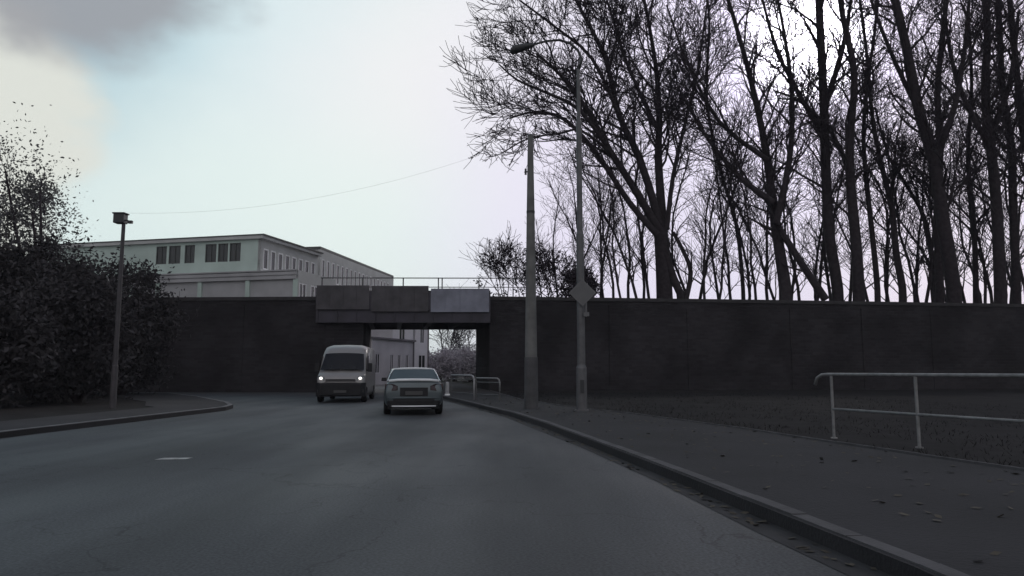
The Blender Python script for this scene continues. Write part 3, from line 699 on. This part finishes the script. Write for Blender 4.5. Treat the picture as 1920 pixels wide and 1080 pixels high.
# grass tufts and fallen leaves on the verge
g = np.random.default_rng(9); n = 16000
X = g.random(n); Y = 4 + 38 * g.random(n) ** 1.2
kb = np.interp(Y, [p[1] for p in KB], [p[0] for p in KB])
X = kb + .12 + (g.random(n) ** 1.5) * 16
ok = (np.sin(X * 1.7) + np.sin(Y * 1.3 + X) > -0.9); X, Y = X[ok], Y[ok]; n = len(X)
h = .03 + .09 * g.random(n) ** 2; a = g.random(n) * 6.28; w = .006 + .006 * g.random(n)
P = np.stack([X, Y, np.full(n, .09)], 1); dx = np.stack([np.cos(a) * w, np.sin(a) * w, 0 * a], 1)
tip = P + np.stack([g.normal(0, .05, n), g.normal(0, .05, n), h], 1)
V = np.stack([P - dx, P + dx, tip], 1).reshape(-1, 3)
M['grass'] = mat('grass_blades', (0.022, 0.021, 0.02), .9, .4, 1, spec=.1)
tag(raw_mesh('grass', V, np.arange(len(V)).reshape(-1, 3), M['grass']), 'sparse dark grass on the verge below the wall', 'grass', kind='stuff')
n = 900; Y = 3 + 30 * g.random(n); ke = np.interp(Y, [p[1] for p in KR], [p[0] for p in KR]); kb = np.interp(Y, [p[1] for p in KB], [p[0] for p in KB])
f_ = g.random(n) ** .7; X = ke + .25 + (kb - ke - .3) * f_; sel = g.random(n) < .3; X[sel] = ke[sel] - .03 - .2 * g.random(sel.sum())
z = np.where(sel, .012, .132); a = g.random(n) * 6.28; s_ = .03 + .03 * g.random(n)
P = np.stack([X, Y, z], 1); u = np.stack([np.cos(a) * s_, np.sin(a) * s_, g.normal(0, .006, n)], 1); v = np.stack([-np.sin(a) * s_ * .6, np.cos(a) * s_ * .6, g.normal(0, .006, n)], 1)
V = np.stack([P - u, P - v, P + u, P + v], 1).reshape(-1, 3)
M['dead'] = mat('dead_leaf', (0.07, 0.06, 0.045), .9, .5, 2)
tag(raw_mesh('fallen_leaves', V, np.arange(len(V)).reshape(-1, 4), M['dead']), 'scattered fallen leaves on the right pavement and gutter', 'leaves', kind='stuff')

# ------------------------------------------------------------------ poles, lamps, sign
p0 = at(1091, 777, 22.6); lx, ly = p0.x, 22.6
lamp = empty('street_lamp', (lx, ly, .12)); tag(lamp, 'tall curved-arm street lamp on the right pavement carrying a diamond sign', 'street lamp')
Z = lambda py, D=22.6: at(1091, py, D).z - .12
b = MB(); b.tube([(0, 0, 0), (0, 0, Z(690))], [.165, .16], 14); b.tube([(0, 0, Z(690)), (0, 0, Z(684)), (0, 0, Z(440))], [.16, .125, .118], 14)
b.tube([(0, 0, Z(440)), (0, 0, Z(434)), (0, 0, Z(230))], [.118, .092, .085], 12); b.tube([(0, 0, Z(230)), (0, 0, Z(222)), (0, 0, Z(130))], [.085, .06, .05], 10)
b.build('pole', M['lamp_metal'], lamp, smooth=False)
b = MB(); b.box(-.2, .2, -.2, .2, -.02, .05); b.build('base_plate', M['lamp_metal'], lamp)
b = MB(); b.box(-.06, .06, -.19, -.13, .55, .95); b.build('service_door', M['dark_metal'], lamp)
arm = [at(x, y, ly) - Vector((lx, ly, .12)) for x, y in ((1093, 132), (1091, 112), (1084, 95), (1070, 82), (1050, 75), (1025, 77), (998, 84))]
arm[0] = Vector((0, 0, Z(132)))
b = MB(); b.tube(arm, [.05, .048, .045, .042, .04, .036, .034], 10); b.build('arm', M['dark_metal'], lamp, smooth=True)
h0 = at(1002, 84, ly) - Vector((lx, ly, .12)); h1 = at(957, 93, ly) - Vector((lx, ly, .12)); d = h1 - h0
rings = []
for t_, w_, u_, l_ in ((0, .05, .04, .05), (.15, .08, .06, .08), (.4, .13, .09, .12), (.75, .16, .10, .18), (.93, .13, .07, .17), (1, .07, .02, .12)):
    c0 = h0 + d * t_; rings.append([c0 + Vector((0, math.cos(a) * w_, (u_ if math.sin(a) > 0 else l_) * math.sin(a))) for a in [2 * math.pi * k / 12 for k in range(12)]])
b = MB(); b.loft(rings); hd = b.build('lamp_head', M['dark_metal'], lamp, smooth=True)
# diamond sign fixed to the post
sc_ = at(1092, 549, 22.4)
sg = empty('diamond_sign', (sc_.x, 22.4, sc_.z)); tag(sg, 'grey diamond-shaped road sign fixed to the street lamp post', 'road sign')
r_ = .42; b = MB()
def dia(r, y0, y1):
    e = .05; pts = [(0, r), (e, r - e), (r - e, e), (r, 0), (r - e, -e), (e, -r + e), (0, -r), (-e, -r + e), (-r + e, -e), (-r, 0), (-r + e, e), (-e, r - e)]
    b.loft([[(x, y0, z_) for x, z_ in pts], [(x, y1, z_) for x, z_ in pts]])
dia(r_, -.03, -.012); b.build('plate', M['sign'], sg)
b = MB(); dia(r_ - .05, -.036, -.0305); b.build('inner_field', mat('sign_field', (.115, .115, .118), .5, .1, 3), sg)
b = MB()
for zz in (-.12, .12): b.box(-.10, .10, -.011, .16, zz - .02, zz + .02)
b.box(.03, .20, -.02, .03, -.72, -.60); b.tube([(.11, .02, -.74), (.11, .02, -.3)], .03, 8); b.build('bracket', M['sign'], sg)

p0 = at(996, 765, 24.2); px_, py_ = p0.x, 24.2
up = empty('utility_pole', (px_, py_, .12)); tag(up, 'thick tapering concrete pole cut off flat, left of the street lamp', 'pole')
ztop = at(991, 255, 24.2).z - .12; zst = at(994, 670, 24.2).z - .12; zj = at(994, 400, 24.2).z - .12
b = MB(); b.tube([(0, 0, -.1), (0, 0, zst)], [.23, .215], 14); b.build('footing_sleeve', mat('sleeve', (.075, .075, .078), .85, .25, 3, .3, 20), up)
b = MB(); b.tube([(0, 0, zst), (0, 0, zj), (0, 0, ztop)], [.20, .135, .09], 14); b.build('shaft', M['concrete'], up)
b = MB(); b.tube([(0, 0, ztop), (0, 0, ztop + .05)], [.095, .08], 12); b.tube([(0, 0, zj), (0, 0, zj + .08)], .142, 14)
b.box(-.20, -.13, -.04, .04, ztop - 1.35, ztop - 1.15); b.box(-.15, -.06, -.02, .02, ztop - 1.27, ztop - 1.23); b.build('collar', M['dark_metal'], up)

p0 = at(211, 764, 25); qx, qy = p0.x, 25.0
ul = empty('street_lamp', (qx, qy, .1)); tag(ul, 'slim post with a boxy lamp head against the dark evergreens on the left', 'street lamp')
zt_ = at(210, 418, 25).z - .1
b = MB(); b.tube([(0, 0, -.05), (0, 0, 1.4), (0, 0, 1.45), (0, 0, zt_)], [.11, .10, .08, .06], 12); b.build('pole', mat('left_post', (.055, .05, .055), .6, .2, 4), ul)
b = MB(); b.box(-.30, .06, -.16, .16, zt_ - .02, zt_ + .30); b.box(-.34, .10, -.18, .18, zt_ + .30, zt_ + .35); b.build('lamp_box', M['dark_metal'], ul, bevel=.02)
b = MB(); b.tube([(0.06, 0, zt_ + .10), (.20, 0, zt_ + .06)], .025, 8); b.box(.16, .30, -.05, .05, zt_ - .02, zt_ + .08); b.build('sensor', M['dark_metal'], ul)
# overhead cable
b = MB(); A = Vector((qx, qy, zt_ + .45)); E = Vector((px_, py_, ztop + .12)); 
pts = [A.lerp(E, k / 16) - Vector((0, 0, .75 * 4 * (k / 16) * (1 - k / 16))) for k in range(17)]
b.tube(pts, .0026, 5); tag(b.build('overhead_cable', M['dark_metal']), 'thin cable sagging between the left lamp post and the concrete pole', 'cable')

# ------------------------------------------------------------------ railings
def post(px, pyb, name_z=.12):
    p = CAM + ray(px, pyb) * ((CAM.z - name_z) / -ray(px, pyb).z); return p
A = post(1564, 820); B = post(1724, 838); st = (B - A)
rl = empty('pavement_railing', (A.x, A.y, .1)); tag(rl, 'tubular two-bar pedestrian railing on the right pavement near the camera', 'railing')
rp = mat('railing_paint', (0.21, 0.21, 0.21), .5, .3, 7)
hT = 1.18; hM = .54
for k in range(5):
    b = MB(); b.tube([st * k + Vector((0, 0, -.05)), st * k + Vector((0, 0, hT))], .026, 10); b.tube([st * k + Vector((0, 0, 0)), st * k + Vector((0, 0, .02))], .06, 10); b.build('post', rp, rl)
u = st.normalized(); e = st * 4
b = MB(); b.tube([-u * .42 + Vector((0, 0, hT - .20)), -u * .36 + Vector((0, 0, hT - .07)), -u * .24 + Vector((0, 0, hT - .01)), -u * .1 + Vector((0, 0, hT)), e * .5 + Vector((0, 0, hT)), e + Vector((0, 0, hT))], .030, 10); b.build('top_rail', rp, rl, smooth=True)
b = MB(); b.tube([Vector((0, 0, hM)), e + Vector((0, 0, hM))], .024, 10); b.build('middle_rail', rp, rl, smooth=True)
# railing by the underpass: two bays
def small_rail(p, q, h, m, label, hook):
    root = empty('guard_rail', (p.x, p.y, .12)); tag(root, label, 'railing', 'guard rails at the underpass')
    d = Vector((q.x - p.x, q.y - p.y, 0))
    b = MB()
    pts = [Vector((0, 0, h)), d * .9 + Vector((0, 0, h)), d * .97 + Vector((0, 0, h - .05)), d + Vector((0, 0, h - .14)), d + Vector((0, 0, 0 if hook else h - .5))]
    b.tube(pts, .035, 8); b.build('top_rail', m, root, smooth=True)
    b = MB(); b.tube([Vector((0, 0, -.05)), Vector((0, 0, h))], .03, 8); b.tube([d + Vector((0, 0, -.05)), d + Vector((0, 0, h - .1))], .028, 8); b.build('post', M['rail'], root)
    b = MB(); b.tube([Vector((0, 0, h - .17)), d + Vector((0, 0, h - .17))], .022, 8); b.tube([Vector((0, 0, .25)), d + Vector((0, 0, .25))], .022, 8); b.build('lower_rail', M['rail'], root)
small_rail(at(846, 700, 34), at(889, 700, 31.5), 1.03, M['white_rail'], 'pale curved guard rail bay right behind the silver car', True)
small_rail(at(893, 700, 31), at(937, 700, 29.5), .92, rp, 'duller lower guard rail bay against the dark wall', False)
p = at(839, 700, 37)
bo = empty('bollard', (p.x, 37, .1)); tag(bo, 'short white bollard just right of the silver car', 'bollard')
b = MB(); b.tube([(0, 0, 0), (0, 0, .62), (0, 0, .70)], [.10, .095, .05], 12); b.build('post', M['white_rail'], bo, smooth=False)
b = MB(); b.tube([(0, 0, -.06), (0, 0, .10)], [.15, .13], 12); b.build('foot', M['white'], bo)

# ------------------------------------------------------------------ vehicles
def wheel(root, x, y, r, w, name='wheel'):
    e_ = MB(); prof = [(.55, .5), (.9, .5), (.99, .38), (1, 0), (.99, -.38), (.9, -.5), (.55, -.5)]
    n = 24; rr = [[(x + b_ * w, y + math.cos(2*math.pi*k/n) * a * r, r + math.sin(2*math.pi*k/n) * a * r) for k in range(n)] for a, b_ in prof]
    e_.loft(rr, cap=False); ty = e_.build(name, M['rubber'], root, smooth=True)
    s = 1 if x > 0 else -1; b = MB()
    b.loft([[(x + s * w * o, y + math.cos(2*math.pi*k/n) * q * r, r + math.sin(2*math.pi*k/n) * q * r) for k in range(n)] for q, o in ((.60, .44), (.56, .30), (.14, .34), (.12, .40))])
    for k in range(5):
        a = 2 * math.pi * k / 5; ca, sa = math.cos(a), math.sin(a)
        b.tube([(x + s * w * .42, y + ca * .1 * r, r + sa * .1 * r), (x + s * w * .40, y + ca * .58 * r, r + sa * .58 * r)], .028, 6)
    b.build('rim', M['rim'], ty)

M['edge'] = mat('sky_glint_edge', (.8, .82, .83), .35, .05, 3, coat=.5)  # near-white colour stands in for sky reflection on the car's rear edges
def make_car():
    root = empty('car'); tag(root, 'silver-blue saloon car driving away from the camera toward the underpass', 'car')
    # half section at each station: bottom, sill, widest, shoulder, deck edge, deck centre
    def ring(y, w, zb, zs, zd, crown=.02, nb=.86):
        h = [(w * nb, zb), (w * .98, zb + .14), (w, zb + .34), (w * .995, (zb + .34 + zs) / 2), (w * .965, zs), (w * .86, zd), (w * .5, zd + crown * .7), (0, zd + crown)]
        left = [(-a, y, z) for a, z in h[:-1]]
        return [(a, y, z) for a, z in h] + left[::-1] + [(0, y, zb - .01)]
    st = [(-2.20, .74, .34, .74, .80), (-2.17, .83, .29, .82, .90), (-2.12, .87, .26, .90, 1.00), (-2.0, .895, .22, .93, 1.045), (-1.6, .905, .20, .95, 1.05), (-.8, .91, .19, .94, 1.0), (.4, .91, .19, .92, .98),
          (.95, .905, .19, .89, .97), (1.5, .895, .20, .83, .90), (1.95, .86, .22, .74, .80), (2.15, .80, .26, .66, .70), (2.23, .68, .32, .58, .60)]
    b = MB(); b.loft([ring(*s_) for s_ in st]); b.build('body', M['car'], root, smooth=True, subd=1)
    # greenhouse: painted shell of pillars and roof, glass set into it
    def gh(y0, y1, yb0, yb1): pass
    lv = [(0.0, .98, .82, -1.74, 1.05), (.5, 1.22, .765, -1.42, .62), (.85, 1.37, .705, -1.14, .30), (.97, 1.415, .665, -.98, .12), (1.0, 1.435, .57, -.82, 0.0)]
    rings = []
    for _, z, w, y0, y1 in lv:
        ym = (y0 + y1) / 2
        rings.append([(-w, y0 + .10, z), (-w * .6, y0, z), (0, y0 - .03, z), (w * .6, y0, z), (w, y0 + .10, z), (w * 1.02, ym, z), (w, y1 - .12, z), (w * .6, y1, z), (0, y1 + .04, z), (-w * .6, y1, z), (-w, y1 - .12, z), (-w * 1.02, ym, z)])
    b = MB(); b.loft(rings); b.build('roof', M['car'], root, smooth=True)
    def pane(nm, quad, off, bulge=(0, 0, 0)):
        b = MB(); q = [Vector(p) + Vector(off) for p in quad]; n = 6; g_ = []
        for i in range(n + 1):
            for j in range(n + 1):
                u_, v_ = i / n, j / n
                p = q[0] * (1-u_) * (1-v_) + q[1] * u_ * (1-v_) + q[2] * u_ * v_ + q[3] * (1-u_) * v_
                b.v.append(tuple(p + Vector(bulge) * 4 * u_ * (1-u_)))
        for i in range(n):
            for j in range(n): k = i * (n+1) + j; b.f.append((k, k+1, k+n+2, k+n+1))
        return b.build(nm, M['carglass'], root, smooth=True)
    pane('rear_window', [(-.735, -1.64, 1.055), (.735, -1.64, 1.055), (.63, -1.16, 1.365), (-.63, -1.16, 1.365)], (0, -.045, .02), (0, -.055, .01))
    pane('windscreen', [(.70, .93, 1.04), (-.70, .93, 1.04), (-.57, .33, 1.36), (.57, .33, 1.36)], (0, .05, .02), (0, .06, .01))
    for s in (-1, 1):
        pane('side_window', [(s * .82, -1.32, 1.03), (s * .83, -.35, 1.03), (s * .725, -.38, 1.34), (s * .725, -.98, 1.33)], (s * .022, 0, 0))
        pane('side_window', [(s * .83, -.28, 1.03), (s * .82, .72, 1.03), (s * .725, .22, 1.33), (s * .725, -.31, 1.34)], (s * .022, 0, 0))
    # boot-lid and roof edges, with the sky's reflection put into their pale colour
    b = MB(); b.tube([(-.76, -2.03, 1.035), (-.5, -2.085, 1.065), (0, -2.10, 1.072), (.5, -2.085, 1.065), (.76, -2.03, 1.035)], .042, 8); b.build('spoiler_glint', M['edge'], root, smooth=True)
    b = MB(); b.tube([(-.60, -1.06, 1.395), (-.3, -1.11, 1.415), (0, -1.13, 1.42), (.3, -1.11, 1.415), (.60, -1.06, 1.395)], .034, 8); b.build('roof_spoiler_glint', M['edge'], root, smooth=True)
    for s in (-1, 1):
        b = MB(); b.tube([(s * .64, -1.06, 1.385), (s * .735, -1.38, 1.21), (s * .79, -1.70, 1.06), (s * .81, -1.97, 1.03)], .016, 6); b.build('pillar_trim', M['chrome'], root, smooth=True)
        b = MB(); b.loft([[(s * .50, -2.215, .89), (s * .50, -2.225, .76), (s * .80, -2.17, .72), (s * .875, -2.08, .78), (s * .885, -2.07, .95), (s * .64, -2.18, .95)],
                          [(s * .44, -2.05, .88), (s * .44, -2.05, .76), (s * .80, -1.95, .74), (s * .86, -1.80, .80), (s * .86, -1.80, .92), (s * .6, -2.05, .92)]])
        b.build('tail_light', M['tail'], root, smooth=False, bevel=.01)
        b = MB(); b.loft([[(s * .86, .72, .99), (s * .86, .78, 1.12), (s * 1.03, .74, 1.12), (s * 1.05, .70, 1.0)], [(s * .86, .88, 1.0), (s * .86, .90, 1.10), (s * 1.0, .86, 1.10), (s * 1.02, .84, 1.01)]]); b.build('wing_mirror', M['black'], root, bevel=.02)
        b = MB(); b.box(s * .55 - .10, s * .55 + .10, 2.05, 2.20, .60, .68); b.build('headlight', M['carglass'], root)
    b = MB(); b.loft([[(-.80, -2.15, .46), (-.80, -2.15, .30), (.80, -2.15, .30), (.80, -2.15, .46)], [(-.74, -2.245, .44), (-.70, -2.23, .30), (.70, -2.23, .30), (.74, -2.245, .44)]]); b.build('bumper_insert', M['black'], root, bevel=.015)
    b = MB(); b.box(-.62, .62, -2.25, -2.2, .42, .50); b.build('bumper_vent', M['black'], root)
    b = MB(); b.tube([(-.66, -2.225, .285), (0, -2.25, .28), (.66, -2.225, .285)], .022, 8); b.build('bumper_lip_glint', M['edge'], root, smooth=True)
    b = MB(); b.tube([(-.80, -2.16, .52), (-.4, -2.235, .53), (0, -2.25, .53), (.4, -2.235, .53), (.80, -2.16, .52)], .018, 8); b.build('bumper_crease', M['car'], root, smooth=True)
    b = MB(); b.box(-.26, .26, -2.235, -2.21, .62, .73); b.build('licence_plate', M['plate'], root)
    b = MB(); b.box(-.42, .42, -2.205, -2.195, .58, .84); b.build('plate_recess', M['black'], root)
    for x in (-.80, .80):
        for y in (-1.32, 1.38): wheel(root, x, y, .325, .22)
    b = MB(); b.box(-.78, .78, -2.0, 2.0, .20, .34); b.build('underbody', M['black'], root)
    return root
car = make_car()
cp = at(776.5, 777, 22.5); hd_ = math.atan2(.157, 1)
fwd = Vector((-math.sin(hd_), math.cos(hd_), 0))
pc_ = Vector((cp.x, 22.4, 0)) + fwd * 2.2
car.location = pc_; car.rotation_euler = (0, 0, hd_)

def make_van():
    root = empty('van'); tag(root, 'tall pale panel van with lit headlights coming out of the underpass', 'van')
    def ring(y, w, zb, zt, rt=.22, nt=.86):
        h = [(w * .93, zb), (w, zb + .15), (w, zb + (zt - zb) * .35), (w * .99, min(zt - rt * 1.6, zb + (zt - zb) * .55)), (w * (.985 if zt < 1.6 else .95), zt - rt), (w * (.95 if zt < 1.6 else nt), zt - rt * .35), (w * .62, zt - .01), (0, zt + .01)]
        left = [(-a, y, z) for a, z in h[:-1]]
        return [(a, y, z) for a, z in h] + left[::-1] + [(0, y, zb)]
    st = [(2.70, .86, .35, .92, .12), (2.66, .95, .28, 1.00, .12), (2.55, 1.0, .26, 1.12, .12), (2.36, 1.02, .25, 1.24, .12), (2.12, 1.02, .25, 1.33, .13), (1.86, 1.02, .25, 1.64, .16), (1.60, 1.02, .25, 1.93, .18), (1.42, 1.02, .25, 2.12, .22),
          (1.15, 1.02, .25, 2.34, .26), (.85, 1.02, .25, 2.47, .26), (.3, 1.02, .25, 2.52, .24), (-2.5, 1.02, .25, 2.52, .22), (-2.75, .98, .3, 2.46, .2)]
    b = MB(); b.loft([ring(*s_) for s_ in st]); b.build('body', M['van'], root, smooth=True)
    b = MB(); n = 8
    for i in range(n + 1):
        for j in range(5):
            u_, v_ = i / n * 2 - 1, j / 4; w = .93 - .10 * v_; y = 2.16 - .72 * v_; z = 1.36 + .71 * v_
            nrm = Vector((0, .72, .70)); bul = .055 * (1 - u_ * u_) + (.0 if abs(u_) < .9 else -.03)
            b.v.append((u_ * w, y + .03 + bul * .7, z + .03 + bul * .5))
    for i in range(n):
        for j in range(4): k = i * 5 + j; b.f.append((k, k+1, k+6, k+5))
    b.build('windscreen', M['vanglass'], root, smooth=True)
    b = MB(); b.loft([[(-.98, 2.60, .86), (-.98, 2.60, .26), (.98, 2.60, .26), (.98, 2.60, .86)], [(-.86, 2.80, .82), (-.86, 2.76, .30), (.86, 2.76, .30), (.86, 2.80, .82)]]); b.build('bumper', M['black'], root, bevel=.04)
    for s in (-1, 1):
        b = MB(); b.loft([[(s * 1.035, 2.55, .84), (s * 1.035, 2.55, .26), (s * 1.035, 2.30, .28), (s * 1.035, 2.25, .84)], [(s * .9, 2.72, .84), (s * .9, 2.72, .26), (s * .9, 2.3, .28), (s * .9, 2.25, .84)]]); b.build('bumper_corner', M['black'], root)
        b = MB(); b.loft([[(s * .68, 2.70, .93), (s * .68, 2.67, 1.06), (s * .93, 2.56, 1.14), (s * .99, 2.50, 1.12), (s * .97, 2.56, .95)], [(s * .68, 2.5, .93), (s * .68, 2.5, 1.06), (s * .93, 2.4, 1.12), (s * .99, 2.4, 1.10), (s * .97, 2.4, .95)]])
        hl = b.build('headlight', M['carglass'], root)
        b = MB(); b.loft([[(s * (.82 + .075 * math.cos(a)), 2.66 + .02, 1.03 + .06 * math.sin(a)) for a in [2*math.pi*k/12 for k in range(12)]], [(s * (.82 + .065 * math.cos(a)), 2.705, 1.03 + .052 * math.sin(a)) for a in [2*math.pi*k/12 for k in range(12)]]])
        b.build('bulb', M['headlamp'], hl)
        b = MB(); b.box(s * 1.14 - .09, s * 1.14 + .09, 1.75, 1.83, 1.30, 1.68); b.tube([(s * .99, 1.78, 1.36), (s * 1.12, 1.79, 1.40)], .03, 6); b.build('wing_mirror', M['black'], root, bevel=.03)
        b = MB(); b.poly([(s * 1.026, 1.92, 1.34), (s * 1.026, .95, 1.34), (s * 1.0, .95, 2.0), (s * 1.0, 1.50, 2.0)]); b.build('side_window', M['vanglass'], root)
    b = MB()
    for k in range(3): b.box(-.62, .62, 2.685, 2.74, .885 + k * .045, .905 + k * .045)
    b.build('grille', M['black'], root)
    b = MB(); b.tube([(-.93, 2.56, .875), (-.6, 2.72, .865), (0, 2.76, .86), (.6, 2.72, .865), (.93, 2.56, .875)], .022, 8); b.build('bumper_trim', M['van'], root, smooth=True)
    b = MB(); b.box(-.26, .26, 2.80, 2.825, .42, .53); b.build('licence_plate', M['plate'], root)
    for s in (-1, 1):
        b = MB(); b.tube([(s * .5, 2.30, 1.385), (s * .1, 2.24, 1.40)], .014, 6); b.build('wiper', M['black'], root)
    for x in (-.93, .93):
        for y in (1.85, -1.75): wheel(root, x, y, .34, .22)
    return root
van = make_van()
vp_ = at(637, 755, 31.2); ang = hd_ + math.pi
bw = Vector((-.10, 1, 0)).normalized()
van.location = Vector((vp_.x, 31.2, 0)) + bw * 2.75; van.rotation_euler = (0, 0, math.atan2(.10, 1) + math.pi)

# ------------------------------------------------------------------ thin haze
b = MB(); b.box(-510, 510, -210, 910, -1.2, 36)
hz = b.build('haze', M['soil']); tag(hz, 'thin grey winter haze filling the street', 'haze', kind='stuff')
hm = bpy.data.materials.new('haze_air'); hm.use_nodes = True; t = hm.node_tree; t.nodes.clear()
o_ = t.nodes.new('ShaderNodeOutputMaterial'); pv = t.nodes.new('ShaderNodeVolumePrincipled')
pv.inputs['Color'].default_value = (.86, .84, .9, 1); pv.inputs['Density'].default_value = .00045; t.links.new(pv.outputs[0], o_.inputs['Volume'])
hz.data.materials.clear(); hz.data.materials.append(hm)
